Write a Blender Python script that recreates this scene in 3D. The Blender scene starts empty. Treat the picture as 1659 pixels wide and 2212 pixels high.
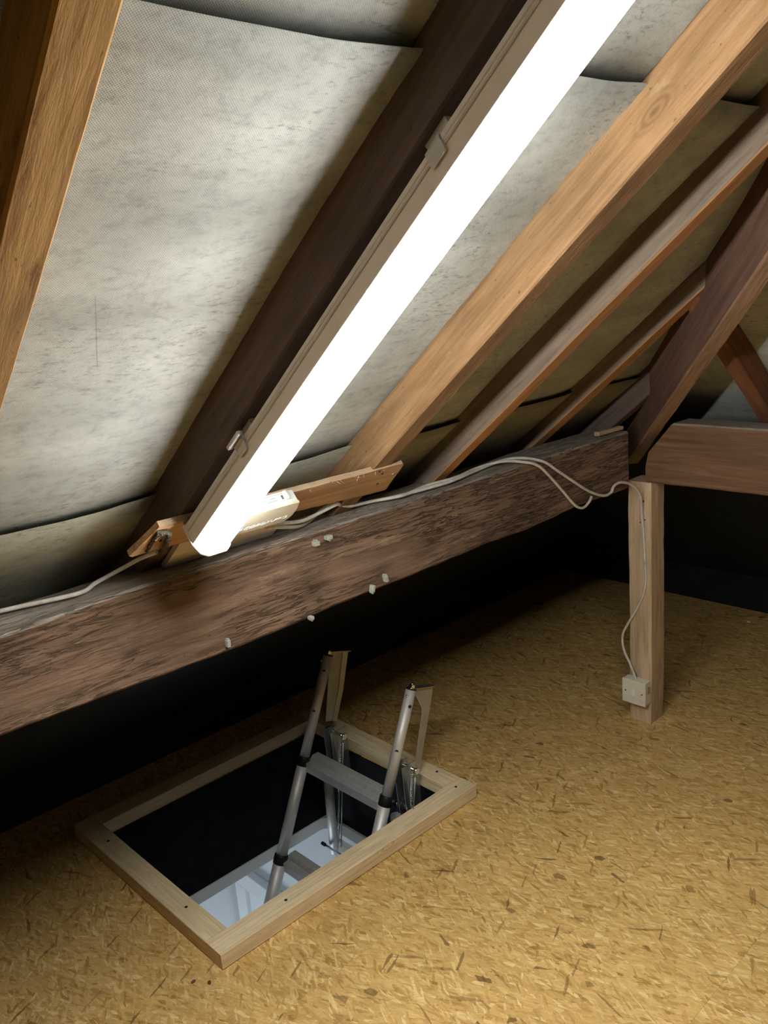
import bpy, bmesh, math, random
from mathutils import Vector, Matrix, noise as mnoise
random.seed(7)
S = bpy.context.scene
COL = S.collection
V = Vector

# ------------------------------------------------------------------ camera
cam_d = bpy.data.cameras.new('camera'); cam = bpy.data.objects.new('camera', cam_d); COL.objects.link(cam)
R_ = V((0.71978185, -0.68962991, -0.07952784)); U_ = V((0.2316434, 0.13060392, 0.96399375)); F_ = V((0.65441228, 0.7122873, -0.25375455))
M = Matrix.Identity(4)
for i in range(3):
    M[i][0] = R_[i]; M[i][1] = U_[i]; M[i][2] = -F_[i]
M[0][3], M[1][3], M[2][3] = 0, 0, 1.5
cam.matrix_world = M
cam_d.sensor_fit = 'HORIZONTAL'; cam_d.sensor_width = 36; cam_d.lens = 36 * 1888.669 / 1659
cam_d.clip_start = .02; cam_d.clip_end = 60
S.camera = cam

# ------------------------------------------------------------------ world, exposure, lights
w = bpy.data.worlds.new('world'); S.world = w; w.use_nodes = True
w.node_tree.nodes['Background'].inputs[0].default_value = (.35, .42, .55, 1)
w.node_tree.nodes['Background'].inputs[1].default_value = .02
S.view_settings.view_transform = 'Standard'; S.view_settings.look = 'None'
S.view_settings.gamma = 1; S.view_settings.use_curve_mapping = False
S.view_settings.exposure = 0.28
TUBE_POWER = 80.0
def area(name, loc, target, size, power, color):
    l = bpy.data.lights.new(name, 'AREA'); l.shape = 'RECTANGLE'; l.size, l.size_y = size
    l.energy = power; l.color = color
    o = bpy.data.objects.new(name, l); COL.objects.link(o); o.location = loc
    o.rotation_euler = (V(target) - V(loc)).to_track_quat('-Z', 'Y').to_euler()
    return o
area('landing_fill_light', (.95, 2.55, -2.0), (1.7, 2.45, -.8), (.4, .4), 7.5, (.76, .87, 1.0))  # unseen cool light added in mid-landing, placed low to shade above the door head
area('ridge_fill_light', (.75, -.80, 2.74), (1.3, 1.2, .2), (.5, .12), 3.0, (1.0, .95, .88))  # unseen weak fill added near the ridge behind the camera, no lamp fitting there

# ------------------------------------------------------------------ geometry frame of the roof (39 degree pitch)
s_, c_ = 0.6308, 0.7760
N = V((0, s_, c_)); D = V((0, c_, -s_))            # side slope: outward normal, down the slope
N2 = V((s_, 0, c_)); D2 = V((c_, 0, -s_))          # hipped end slope
def P(x, n, d): return V((x, 0, 0)) + N * n + D * d
def P2(y, n, d): return V((0, y, 0)) + N2 * n + D2 * d

# ------------------------------------------------------------------ materials
def mat(name):
    m = bpy.data.materials.new(name); m.use_nodes = True
    nt = m.node_tree; b = nt.nodes['Principled BSDF']
    return m, nt, b
def nd(nt, t, **k):
    n = nt.nodes.new(t)
    for a, v in k.items():
        if a.startswith('i_'):
            n.inputs[a[2:].replace('_', ' ')].default_value = v
        else: setattr(n, a, v)
    return n
def lk(nt, a, b): nt.links.new(a, b)
def ramp(nt, fac, stops, interp='LINEAR'):
    n = nt.nodes.new('ShaderNodeValToRGB'); n.color_ramp.interpolation = interp
    e = n.color_ramp.elements
    while len(e) < len(stops): e.new(.5)
    for i, (p, c) in enumerate(stops):
        e[i].position = p; e[i].color = (*c, 1) if len(c) == 3 else c
    if fac is not None: lk(nt, fac, n.inputs[0])
    return n.outputs[0]
def g3(v): return (v, v, v)
def mix(nt, fac, a, b, mode='MIX'):
    n = nt.nodes.new('ShaderNodeMix'); n.data_type = 'RGBA'; n.blend_type = mode
    for ix, v in ((0, fac), (6, a), (7, b)):
        sock = n.inputs[ix]
        if hasattr(v, 'is_output'): lk(nt, v, sock)
        elif isinstance(v, (int, float)): sock.default_value = v if ix == 0 else (v, v, v, 1)
        else: sock.default_value = (*v, 1)
    return n.outputs[2]
def mth(nt, op, a, b=0., c=None):
    n = nt.nodes.new('ShaderNodeMath'); n.operation = op
    for i, v in enumerate((a, b, c)):
        if v is None: continue
        if hasattr(v, 'is_output'): lk(nt, v, n.inputs[i])
        else: n.inputs[i].default_value = v
    return n.outputs[0]
def coords(nt, scale=(1, 1, 1), rot=(0, 0, 0), rnd=0., src=None, loc=(0, 0, 0)):
    if src is None:
        tc = nt.nodes.new('ShaderNodeTexCoord'); src = tc.outputs['Object']
        if rnd:
            oi = nt.nodes.new('ShaderNodeObjectInfo')
            vm = nt.nodes.new('ShaderNodeVectorMath'); vm.operation = 'MULTIPLY_ADD'
            cb = nt.nodes.new('ShaderNodeCombineXYZ')
            for i in range(3): lk(nt, oi.outputs['Random'], cb.inputs[i])
            lk(nt, cb.outputs[0], vm.inputs[0]); vm.inputs[1].default_value = (rnd, rnd * .7, rnd * 1.3); lk(nt, src, vm.inputs[2])
            src = vm.outputs[0]
    mp = nt.nodes.new('ShaderNodeMapping'); lk(nt, src, mp.inputs[0])
    mp.inputs['Scale'].default_value = scale; mp.inputs['Rotation'].default_value = rot; mp.inputs['Location'].default_value = loc
    return mp.outputs[0]
def noise(nt, vec, scale, detail=4, rough=.55, dist=0.):
    n = nd(nt, 'ShaderNodeTexNoise', i_Scale=scale, i_Detail=detail, i_Roughness=rough, i_Distortion=dist)
    lk(nt, vec, n.inputs['Vector']); return n.outputs['Fac']
def bump(nt, b, h, strength, dist=.002):
    n = nd(nt, 'ShaderNodeBump', i_Strength=strength, i_Distance=dist); lk(nt, h, n.inputs['Height']); lk(nt, n.outputs[0], b.inputs['Normal']); return n

def wood(name, dark, mid, light, grain=1., patch=None, patch_lo=.6, dust=0., rough_bump=.5, bscale=1., dust_col=(.36, .33, .28), knots=False, stain=.35, under=None, cracks=False):
    m, nt, b = mat(name)
    v = coords(nt, (2.2 * grain, 38 * grain, 38 * grain), rnd=9.)
    g = noise(nt, v, 1.0, 8, .62, 1.2)
    v2 = coords(nt, (7 * grain, 190 * grain, 190 * grain), rnd=5.)
    fine = noise(nt, v2, 1.0, 4, .7, .3)
    base = ramp(nt, g, [(.25, dark), (.5, mid), (.74, light)])
    base = mix(nt, .5, base, ramp(nt, fine, [(.3, g3(.62)), (.7, g3(1.32))]), 'MULTIPLY')
    big = noise(nt, coords(nt, (3, 7, 7), rnd=17.), 1.0, 5, .6, .6)
    base = mix(nt, stain * 1.6, base, ramp(nt, big, [(.3, g3(.45)), (.52, g3(.95)), (.75, g3(1.25))]), 'MULTIPLY')
    sp = noise(nt, coords(nt, (70, 160, 160), rnd=3.), 1.0, 3, .6)
    base = mix(nt, ramp(nt, sp, [(.68, g3(0)), (.74, g3(.75))]), base, tuple(q * .35 for q in dark))
    if patch:
        pn = noise(nt, coords(nt, (6, 22, 22), rnd=23.), 1.0, 9, .72, .4)
        base = mix(nt, ramp(nt, pn, [(patch_lo, g3(0)), (patch_lo + .07, g3(.8))]), base, patch)
    if knots:
        vo = nd(nt, 'ShaderNodeTexVoronoi', i_Scale=1.0); lk(nt, coords(nt, (4.2, 11, 11), rnd=11., loc=(.3, .2, .5)), vo.inputs['Vector'])
        wv = mth(nt, 'SINE', mth(nt, 'MULTIPLY', vo.outputs['Distance'], 95.))
        near = ramp(nt, vo.outputs['Distance'], [(.06, g3(1)), (.24, g3(0))])
        base = mix(nt, mth(nt, 'MULTIPLY', near, .55), base, mix(nt, mth(nt, 'MULTIPLY_ADD', wv, .5, .5), tuple(q * .55 for q in dark), mid))
    cr = None
    if cracks:
        cn = noise(nt, coords(nt, (8, 80, 80), rnd=6.), 1.0, 7, .72, .35)
        cr = ramp(nt, mth(nt, 'ABSOLUTE', mth(nt, 'SUBTRACT', cn, .5)), [(.0, g3(0)), (.022, g3(1))])
        zn = noise(nt, coords(nt, (3, 9, 9), rnd=12.), 1.0, 3)
        cr = mix(nt, ramp(nt, zn, [(.38, g3(1)), (.55, g3(0))]), cr, (1., 1., 1.))
        base = mix(nt, 1.0, base, mix(nt, .62, (1., 1., 1.), cr), 'MULTIPLY')
        lf = noise(nt, coords(nt, (20, 90, 90), rnd=16.), 1.0, 6, .75, .6)
        base = mix(nt, ramp(nt, lf, [(.60, g3(0)), (.70, g3(.55))]), base, (.34, .25, .17))
    if under:
        tc2 = nt.nodes.new('ShaderNodeTexCoord'); s2 = nt.nodes.new('ShaderNodeSeparateXYZ'); lk(nt, tc2.outputs['Normal'], s2.inputs[0])
        base = mix(nt, ramp(nt, s2.outputs[2], [(.5, g3(0)), (.8, g3(1))]), base, mix(nt, .9, mix(nt, .5, under, g, 'OVERLAY'), ramp(nt, fine, [(.3, g3(.72)), (.7, g3(1.25))]), 'MULTIPLY'))
    if dust:
        ge = nt.nodes.new('ShaderNodeNewGeometry'); sx = nt.nodes.new('ShaderNodeSeparateXYZ'); lk(nt, ge.outputs['Normal'], sx.inputs[0])
        dn = noise(nt, coords(nt, (30, 60, 60), rnd=2.), 1.0, 5, .6)
        f = mth(nt, 'MULTIPLY', ramp(nt, sx.outputs[2], [(.25, g3(0)), (.7, g3(1))]), ramp(nt, dn, [(.25, g3(.35)), (.6, g3(1))]))
        base = mix(nt, mth(nt, 'MULTIPLY', f, dust), base, dust_col)
    lk(nt, base, b.inputs['Base Color'])
    b.inputs['Roughness'].default_value = .82; b.inputs['Specular IOR Level'].default_value = .25
    rb = noise(nt, coords(nt, (18 * bscale, 120 * bscale, 120 * bscale), rnd=7.), 1.0, 8, .7, .5)
    h = mth(nt, 'ADD', mth(nt, 'MULTIPLY', fine, .35), rb)
    if cr is not None: h = mth(nt, 'ADD', mth(nt, 'MULTIPLY', cr, 1.1), h)
    bump(nt, b, h, rough_bump, .003 if cr is None else .006)
    return m

W_PURLIN = wood('old_brown_oak', (.14, .085, .056), (.235, .15, .10), (.33, .23, .16), patch=(.40, .29, .17), patch_lo=.60, dust=.9, rough_bump=1.0, bscale=.5, stain=.5, cracks=True)
W_BEAM = wood('red_brown_beam', (.12, .062, .033), (.19, .108, .062), (.25, .15, .09), patch=(.34, .21, .10), patch_lo=.72, dust=.9, rough_bump=.7, bscale=.8, stain=.3)
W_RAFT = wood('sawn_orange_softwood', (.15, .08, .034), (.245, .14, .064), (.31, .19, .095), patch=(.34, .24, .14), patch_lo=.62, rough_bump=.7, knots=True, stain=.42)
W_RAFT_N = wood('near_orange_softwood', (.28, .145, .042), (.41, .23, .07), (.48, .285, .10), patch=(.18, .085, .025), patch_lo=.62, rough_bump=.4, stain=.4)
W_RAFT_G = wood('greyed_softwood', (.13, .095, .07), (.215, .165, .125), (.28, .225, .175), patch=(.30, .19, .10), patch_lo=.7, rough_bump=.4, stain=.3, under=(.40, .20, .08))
W_RAFT_D = wood('shade_darkened_softwood', (.070, .048, .040), (.11, .078, .066), (.15, .105, .088), rough_bump=.35, stain=.35)  # shade on the lamp rafter's side is put into this dark brown
W_HIP = wood('dark_hip_wood', (.085, .045, .032), (.15, .083, .058), (.20, .12, .082), patch=(.30, .18, .10), patch_lo=.7, rough_bump=.6, stain=.3, under=(.27, .17, .105))
W_JACK = wood('red_brown_jack', (.12, .045, .022), (.20, .085, .04), (.26, .12, .06), rough_bump=.5, stain=.3)
W_POST = wood('pale_post_wood', (.44, .31, .185), (.60, .45, .29), (.70, .55, .37), patch=(.74, .58, .41), patch_lo=.64, rough_bump=.4, bscale=.9, stain=.35)
W_NEW = wood('new_planed_pine', (.74, .56, .31), (.86, .69, .42), (.90, .77, .52), rough_bump=.12, stain=.18, knots=True)
W_PLY = wood('splintered_board', (.36, .20, .10), (.50, .31, .165), (.60, .40, .24), dust=.75, dust_col=(.46, .40, .29), rough_bump=.4, stain=.3)
W_PALE = wood('pale_packer', (.62, .53, .44), (.70, .61, .52), (.76, .68, .59), rough_bump=.3, stain=.25)
W_DEBRIS = wood('dark_splinter', (.09, .05, .03), (.14, .08, .05), (.2, .12, .07))

def plain(name, col, rough=.5, metal=0., var=.12, nscale=30., bmp=0., spec=.4, grime=None):
    m, nt, b = mat(name)
    nz = noise(nt, coords(nt, (1, 1, 1), rnd=4.), nscale, 5, .6)
    base = ramp(nt, nz, [(.3, tuple(q * (1 - var) for q in col)), (.7, tuple(min(1, q * (1 + var)) for q in col))])
    if grime:
        gn = noise(nt, coords(nt, (1, 1, 1), rnd=8.), nscale * .35, 6, .7)
        base = mix(nt, ramp(nt, gn, [(.5, g3(0)), (.7, g3(.6))]), base, grime)
    lk(nt, base, b.inputs['Base Color'])
    b.inputs['Roughness'].default_value = rough; b.inputs['Metallic'].default_value = metal
    b.inputs['Specular IOR Level'].default_value = spec
    if bmp: bump(nt, b, nz, bmp, .001)
    return m
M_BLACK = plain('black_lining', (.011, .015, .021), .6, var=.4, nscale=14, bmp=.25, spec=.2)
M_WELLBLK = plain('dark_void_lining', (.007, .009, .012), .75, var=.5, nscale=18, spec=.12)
M_ALU = plain('satin_aluminium', (.74, .72, .68), .5, .4, .06, 60)
M_ALU_D = plain('ribbed_aluminium', (.58, .58, .57), .55, .4, .1, 40)
M_ZINC = plain('zinc_steel', (.50, .52, .50), .34, .9, .12, 25)
M_PLATE = plain('galvanised_plate', (.46, .46, .40), .5, .6, .1, 25)
M_CHROME = plain('bright_steel', (.85, .85, .85), .16, 1., .05, 20)
M_PLASTIC_BLK = plain('black_plastic', (.012, .012, .013), .45, var=.2)
M_WHITE = plain('white_paint', (.78, .80, .80), .5, var=.03, nscale=8)
M_DOORP = plain('door_paint', (.74, .78, .78), .45, var=.02, nscale=8)
M_HOUSING = plain('pale_lamp_housing', (.84, .825, .81), .45, var=.03)
M_CLIP = plain('lamp_clip', (.50, .49, .48), .4, var=.05)
M_CABLE = plain('off_white_cable', (.60, .57, .50), .55, var=.14, nscale=60, grime=(.32, .29, .24))
M_SWITCH = plain('aged_white_plastic', (.78, .745, .63), .45, var=.04, grime=(.62, .59, .49))
M_ROCKER = plain('white_rocker', (.86, .84, .74), .35, var=.02)
M_JBOX = plain('ivory_plastic', (.60, .56, .42), .4, var=.03)
M_JBOXW = plain('white_plastic', (.66, .69, .65), .4, var=.02)
M_PRINT = plain('grey_print', (.03, .03, .03), .6)
M_LABELLINE = plain('pale_blue_line', (.24, .30, .31), .6)
M_CLIPG = plain('grey_cable_clip', (.36, .37, .33), .5, var=.15, nscale=90)
M_WEB = plain('dusty_web', (.105, .088, .06), .95, var=.6, nscale=220, bmp=.9)
M_HOLE = plain('dark_hole', (.03, .02, .012), .8)
M_FILM = plain('clear_film', (.16, .13, .11), .3, var=.2)
M_CARPET = plain('landing_floor', (.5, .5, .5), .8)

m, nt, b = mat('lit_diffuser'); M_TUBE = m
b.inputs['Base Color'].default_value = (.9, .9, .9, 1)
b.inputs['Emission Color'].default_value = (1, .985, .945, 1); b.inputs['Emission Strength'].default_value = TUBE_POWER

# roofing felt: pale woven sheet, dirt, streaks
CREASE_K, CREASE_C, CREASE_D, CREASE_H = .2895, .5334, -.1223, .07     # small fold mark in the middle sheet
def felt(name, k_=1., warm=(1, 1, 1)):
    m, nt, b = mat(name)
    tc = nt.nodes.new('ShaderNodeTexCoord')
    uv = tc.outputs['UV']
    sx = nt.nodes.new('ShaderNodeSeparateXYZ'); lk(nt, uv, sx.inputs[0])
    k = 2 * math.pi / .0031
    wx = mth(nt, 'SINE', mth(nt, 'MULTIPLY', sx.outputs[0], k)); wy = mth(nt, 'SINE', mth(nt, 'MULTIPLY', sx.outputs[1], k))
    wv = mth(nt, 'MULTIPLY', wx, wy)
    weave = mth(nt, 'MAXIMUM', wv, 0.)
    wfade = noise(nt, coords(nt, src=uv), 5., 3)
    base = mix(nt, mth(nt, 'MULTIPLY', weave, mth(nt, 'MULTIPLY', wfade, .95)), (.425, .445, .415), (.105, .11, .105))
    ll = mth(nt, 'ABSOLUTE', mth(nt, 'SUBTRACT', sx.outputs[0], mth(nt, 'MULTIPLY_ADD', sx.outputs[1], CREASE_K, CREASE_C)))
    dd = mth(nt, 'ABSOLUTE', mth(nt, 'SUBTRACT', sx.outputs[1], CREASE_D))
    crease = mth(nt, 'MULTIPLY', mth(nt, 'LESS_THAN', ll, .0009), mth(nt, 'LESS_THAN', dd, CREASE_H))
    base = mix(nt, mth(nt, 'MULTIPLY', crease, .4), base, (.08, .07, .06))
    st = noise(nt, coords(nt, (2.2, 5.5, 1), src=uv), 1.0, 7, .62, .5)
    base = mix(nt, .75, base, ramp(nt, st, [(.3, g3(.68)), (.5, g3(.95)), (.7, g3(1.2))]), 'MULTIPLY')
    band = noise(nt, coords(nt, (.5, 7.5, 1), src=uv, loc=(3, 1.3, 0)), 1.0, 2, .5)
    base = mix(nt, .55, base, ramp(nt, band, [(.4, g3(.72)), (.55, g3(1.05))]), 'MULTIPLY')
    sc = noise(nt, coords(nt, (45, 130, 1), src=uv, rot=(0, 0, -.35)), 1.0, 6, .75)
    zone = noise(nt, coords(nt, (5, 5, 1), src=uv, loc=(7, 2, 0)), 1.0, 4)
    f = mth(nt, 'MULTIPLY', ramp(nt, sc, [(.53, g3(0)), (.64, g3(.8))]), ramp(nt, zone, [(.42, g3(0)), (.6, g3(1))]))
    base = mix(nt, f, base, (.16, .16, .15))
    tint = noise(nt, coords(nt, (1.6, 1.6, 1), src=uv, loc=(1, 9, 0)), 1.0, 3)
    base = mix(nt, ramp(nt, tint, [(.5, g3(0)), (.75, g3(.4))]), base, (.45, .43, .38))
    mo = noise(nt, coords(nt, (26, 40, 1), src=uv, loc=(4, 4, 0)), 1.0, 9, .78, .3)
    base = mix(nt, .7, base, ramp(nt, mo, [(.32, g3(.6)), (.5, g3(1)), (.68, g3(1.15))]), 'MULTIPLY')
    base = mix(nt, 1.0, base, warm, 'MULTIPLY')
    lk(nt, base, b.inputs['Base Color']); b.inputs['Roughness'].default_value = .75; b.inputs['Specular IOR Level'].default_value = .2
    h = mth(nt, 'ADD', mth(nt, 'MULTIPLY', weave, -.25), mth(nt, 'MULTIPLY', noise(nt, coords(nt, src=uv), 12., 6, .6, .6), 2.))
    bump(nt, b, h, .35, .004)
    return m
M_FELT = felt('woven_roofing_felt')
M_FELT_D = felt('dusty_roofing_felt', .85, (.72, .66, .55))

# oriented strand board: layers of elongated random flakes
def osb():
    m, nt, b = mat('oriented_strand_board')
    src = coords(nt, rnd=13.)
    wob = nd(nt, 'ShaderNodeTexNoise', i_Scale=7., i_Detail=5.); lk(nt, src, wob.inputs['Vector'])
    vm = nt.nodes.new('ShaderNodeVectorMath'); vm.operation = 'MULTIPLY_ADD'; vm.inputs[1].default_value = (.030, .030, 0)
    lk(nt, wob.outputs['Color'], vm.inputs[0]); lk(nt, src, vm.inputs[2]); sw = vm.outputs[0]
    wob2 = nd(nt, 'ShaderNodeTexNoise', i_Scale=90., i_Detail=3.); lk(nt, src, wob2.inputs['Vector'])
    vm2 = nt.nodes.new('ShaderNodeVectorMath'); vm2.operation = 'MULTIPLY_ADD'; vm2.inputs[1].default_value = (.0055, .0055, 0)
    lk(nt, wob2.outputs['Color'], vm2.inputs[0]); lk(nt, sw, vm2.inputs[2]); sw = vm2.outputs[0]
    tone = None; height = None
    layers = [(108, 11, 58, 0, 0), (92, 12, 75, .4, 1.7), (126, 11, 66, .45, 5.1), (74, 15, 80, .70, 9.3), (142, 14, 72, .72, 3.3), (102, 16, 120, .5, 12.1), (118, 24, 150, .55, 7.7), (84, 27, 170, .62, 15.2), (35, 22, 120, .95, 19.), (110, 40, 120, .62, 23.), (60, 34, 190, .8, 29.)]
    for i, (ang, a, bb, thr, off) in enumerate(layers):
        v = coords(nt, (1, 1, 1), (0, 0, -math.radians(ang)), src=sw, loc=(off, off * .7, 0))
        v = coords(nt, (a, bb, 1), src=v)
        vo = nd(nt, 'ShaderNodeTexVoronoi', i_Scale=1.0, i_Randomness=1.); vo.voronoi_dimensions = '2D'
        lk(nt, v, vo.inputs['Vector'])
        sp = nt.nodes.new('ShaderNodeSeparateColor'); lk(nt, vo.outputs['Color'], sp.inputs[0])
        gr = noise(nt, coords(nt, (a * 1.5, bb * 5, 1), src=coords(nt, (1, 1, 1), (0, 0, -math.radians(ang)), src=src)), 1.0, 2, .6)
        t = mth(nt, 'ADD', sp.outputs[0], mth(nt, 'MULTIPLY_ADD', gr, .5, -.25))
        if tone is None: tone = t; height = sp.outputs[2]
        else:
            msk = mth(nt, 'GREATER_THAN', sp.outputs[1], thr)
            mx = nt.nodes.new('ShaderNodeMix'); lk(nt, msk, mx.inputs[0]); lk(nt, tone, mx.inputs[2]); lk(nt, t, mx.inputs[3]); tone = mx.outputs[0]
            mx = nt.nodes.new('ShaderNodeMix'); lk(nt, msk, mx.inputs[0]); lk(nt, height, mx.inputs[2]); lk(nt, sp.outputs[2], mx.inputs[3]); height = mx.outputs[0]
    col = ramp(nt, tone, [(.0, (.42, .235, .065)), (.06, (.54, .33, .108)), (.3, (.64, .405, .14)), (.6, (.69, .45, .162)), (.85, (.74, .51, .185)), (1., (.84, .64, .30))])
    for ang, k1, k2, st, zo in ((110, 14, 230, .75, 3.), (88, 16, 260, .6, 8.), (130, 15, 240, .6, 14.)):
        streak = noise(nt, coords(nt, (k1, k2, 1), src=coords(nt, (1, 1, 1), (0, 0, -math.radians(ang)), src=sw)), 1.0, 6, .72, .6)
        zone = noise(nt, coords(nt, (9, 9, 1), src=src, loc=(zo, 0, 0)), 1.0, 3)
        f = mth(nt, 'MULTIPLY', ramp(nt, zone, [(.4, g3(.25)), (.6, g3(1))]), st)
        col = mix(nt, f, col, ramp(nt, streak, [(.28, (.58, .50, .40)), (.45, (.97, .96, .94)), (.55, (1, 1, 1)), (.72, (1.22, 1.24, 1.3))]), 'MULTIPLY')
    # rare thin dark splinters and bark specks
    for ang, a, bb, thr, off in ((75, 18, 170, .988, 31), (125, 16, 150, .99, 37), (25, 20, 180, .992, 41), (95, 40, 70, .994, 44)):
        v = coords(nt, (a, bb, 1), src=coords(nt, (1, 1, 1), (0, 0, -math.radians(ang)), src=sw, loc=(off, off, 0)))
        vo = nd(nt, 'ShaderNodeTexVoronoi', i_Scale=1.0, i_Randomness=1.); vo.voronoi_dimensions = '2D'; lk(nt, v, vo.inputs['Vector'])
        sp = nt.nodes.new('ShaderNodeSeparateColor'); lk(nt, vo.outputs['Color'], sp.inputs[0])
        col = mix(nt, mth(nt, 'MULTIPLY', mth(nt, 'GREATER_THAN', sp.outputs[1], thr), mth(nt, 'MULTIPLY_ADD', sp.outputs[0], .5, .3)), col, (.15, .08, .03))
    big = noise(nt, src, 2.6, 4, .6)
    col = mix(nt, .5, col, ramp(nt, big, [(.3, g3(.82)), (.7, g3(1.14))]), 'MULTIPLY')
    cl = noise(nt, coords(nt, (30, 60, 1), src=coords(nt, (1, 1, 1), (0, 0, -1.9), src=sw)), 1.0, 6, .7, .8)
    col = mix(nt, .75, col, ramp(nt, cl, [(.3, (.66, .58, .46)), (.48, g3(1)), (.7, (1.12, 1.13, 1.15))]), 'MULTIPLY')
    lk(nt, col, b.inputs['Base Color']); b.inputs['Roughness'].default_value = .6; b.inputs['Specular IOR Level'].default_value = .25
    bump(nt, b, height, .35, .0008)
    return m
M_OSB = osb()

# ------------------------------------------------------------------ object helpers
def tag(o, label=None, cat=None, group=None, kind=None):
    if label: o['label'] = label
    if cat: o['category'] = cat
    if group: o['group'] = group
    if kind: o['kind'] = kind
    return o
def link(name, me, m, parent=None, matrix=None, smooth=False):
    me.materials.append(m)
    if smooth:
        for p in me.polygons: p.use_smooth = True
    o = bpy.data.objects.new(name, me); COL.objects.link(o)
    if matrix is not None: o.matrix_world = matrix
    if parent is not None:
        o.parent = parent; o.matrix_parent_inverse = parent.matrix_world.inverted()
    return o
def bm_obj(name, bm, m, parent=None, matrix=None, smooth=False):
    bmesh.ops.recalc_face_normals(bm, faces=bm.faces)
    me = bpy.data.meshes.new(name); bm.to_mesh(me); bm.free()
    return link(name, me, m, parent, matrix, smooth)
def empty(name, loc=(0, 0, 0)):
    o = bpy.data.objects.new(name, None); COL.objects.link(o); o.location = loc; o.empty_display_size = .05
    o.matrix_world = Matrix.Translation(loc); return o
def frame(o, x, y, z):
    M = Matrix.Identity(4)
    for i in range(3): M[i][0] = x[i]; M[i][1] = y[i]; M[i][2] = z[i]; M[i][3] = o[i]
    return M
def add_box(bm, lo, hi, mtx=None, bev=0., cuts=None):
    r = bmesh.ops.create_cube(bm, size=1.0)
    vs = r['verts']
    for v in vs:
        v.co = V([lo[i] + (v.co[i] + .5) * (hi[i] - lo[i]) for i in range(3)])
    es = list({e for v in vs for e in v.link_edges})
    if bev:
        rr = bmesh.ops.bevel(bm, geom=es, offset=bev, segments=2, affect='EDGES', profile=.6)
        vs = list({v for f in rr['faces'] for v in f.verts} | {v for v in vs if v.is_valid})
    if mtx is not None:
        for v in vs:
            if v.is_valid: v.co = mtx @ v.co
    return vs
def box(name, lo, hi, m, parent=None, bev=.0, matrix=None):
    bm = bmesh.new(); lo = V(lo); hi = V(hi); c = (lo + hi) / 2
    add_box(bm, lo - c, hi - c, None, bev)
    T = Matrix.Translation(c)
    return bm_obj(name, bm, m, parent, (matrix @ T) if matrix is not None else T)
def add_tube(bm, pts, r, seg=12, cap=True, closed=False):
    pts = [V(p) for p in pts]; rings = []; up = None
    n = len(pts)
    for i, p in enumerate(pts):
        t = (pts[min(i + 1, n - 1)] - pts[max(i - 1, 0)]).normalized()
        if up is None: up = t.orthogonal().normalized()
        up = (up - t * up.dot(t)).normalized(); sd = t.cross(up)
        rr = r[i] if isinstance(r, (list, tuple)) else r
        rings.append([bm.verts.new(p + (up * math.cos(2 * math.pi * k / seg) + sd * math.sin(2 * math.pi * k / seg)) * rr) for k in range(seg)])
    for a, b2 in zip(rings, rings[1:]):
        for k in range(seg): bm.faces.new((a[k], a[(k + 1) % seg], b2[(k + 1) % seg], b2[k]))
    if cap: bm.faces.new(rings[0][::-1]); bm.faces.new(rings[-1])
def tube(name, pts, r, m, parent=None, seg=16, smooth=True, cap=True):
    bm = bmesh.new(); add_tube(bm, pts, r, seg, cap)
    o = bm_obj(name, bm, m, parent, smooth=False)
    if smooth:
        for p in o.data.polygons: p.use_smooth = len(p.vertices) == 4
    return o
def catmull(pts, n=8):
    pts = [V(p) for p in pts]; q = [pts[0]] + pts + [pts[-1]]; out = []
    for i in range(1, len(q) - 2):
        a, b2, c, d = q[i - 1:i + 3]
        for k in range(n):
            t = k / n
            out.append(.5 * ((2 * b2) + (c - a) * t + (2 * a - 5 * b2 + 4 * c - d) * t * t + (3 * b2 - a - 3 * c + d) * t ** 3))
    out.append(pts[-1]); return out
def prism(name, poly, y0, y1, m, parent=None, plane='xz', bev=.0006):
    bm = bmesh.new()
    f = bm.faces.new([bm.verts.new((a, y0, c) if plane == 'xz' else (a, c, y0)) for a, c in poly])
    r = bmesh.ops.extrude_face_region(bm, geom=[f])
    dv = V((0, y1 - y0, 0)) if plane == 'xz' else V((0, 0, y1 - y0))
    for v in [g for g in r['geom'] if isinstance(g, bmesh.types.BMVert)]: v.co += dv
    if bev: bmesh.ops.bevel(bm, geom=list(bm.edges), offset=bev, segments=1, affect='EDGES')
    return bm_obj(name, bm, m, parent)
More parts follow.
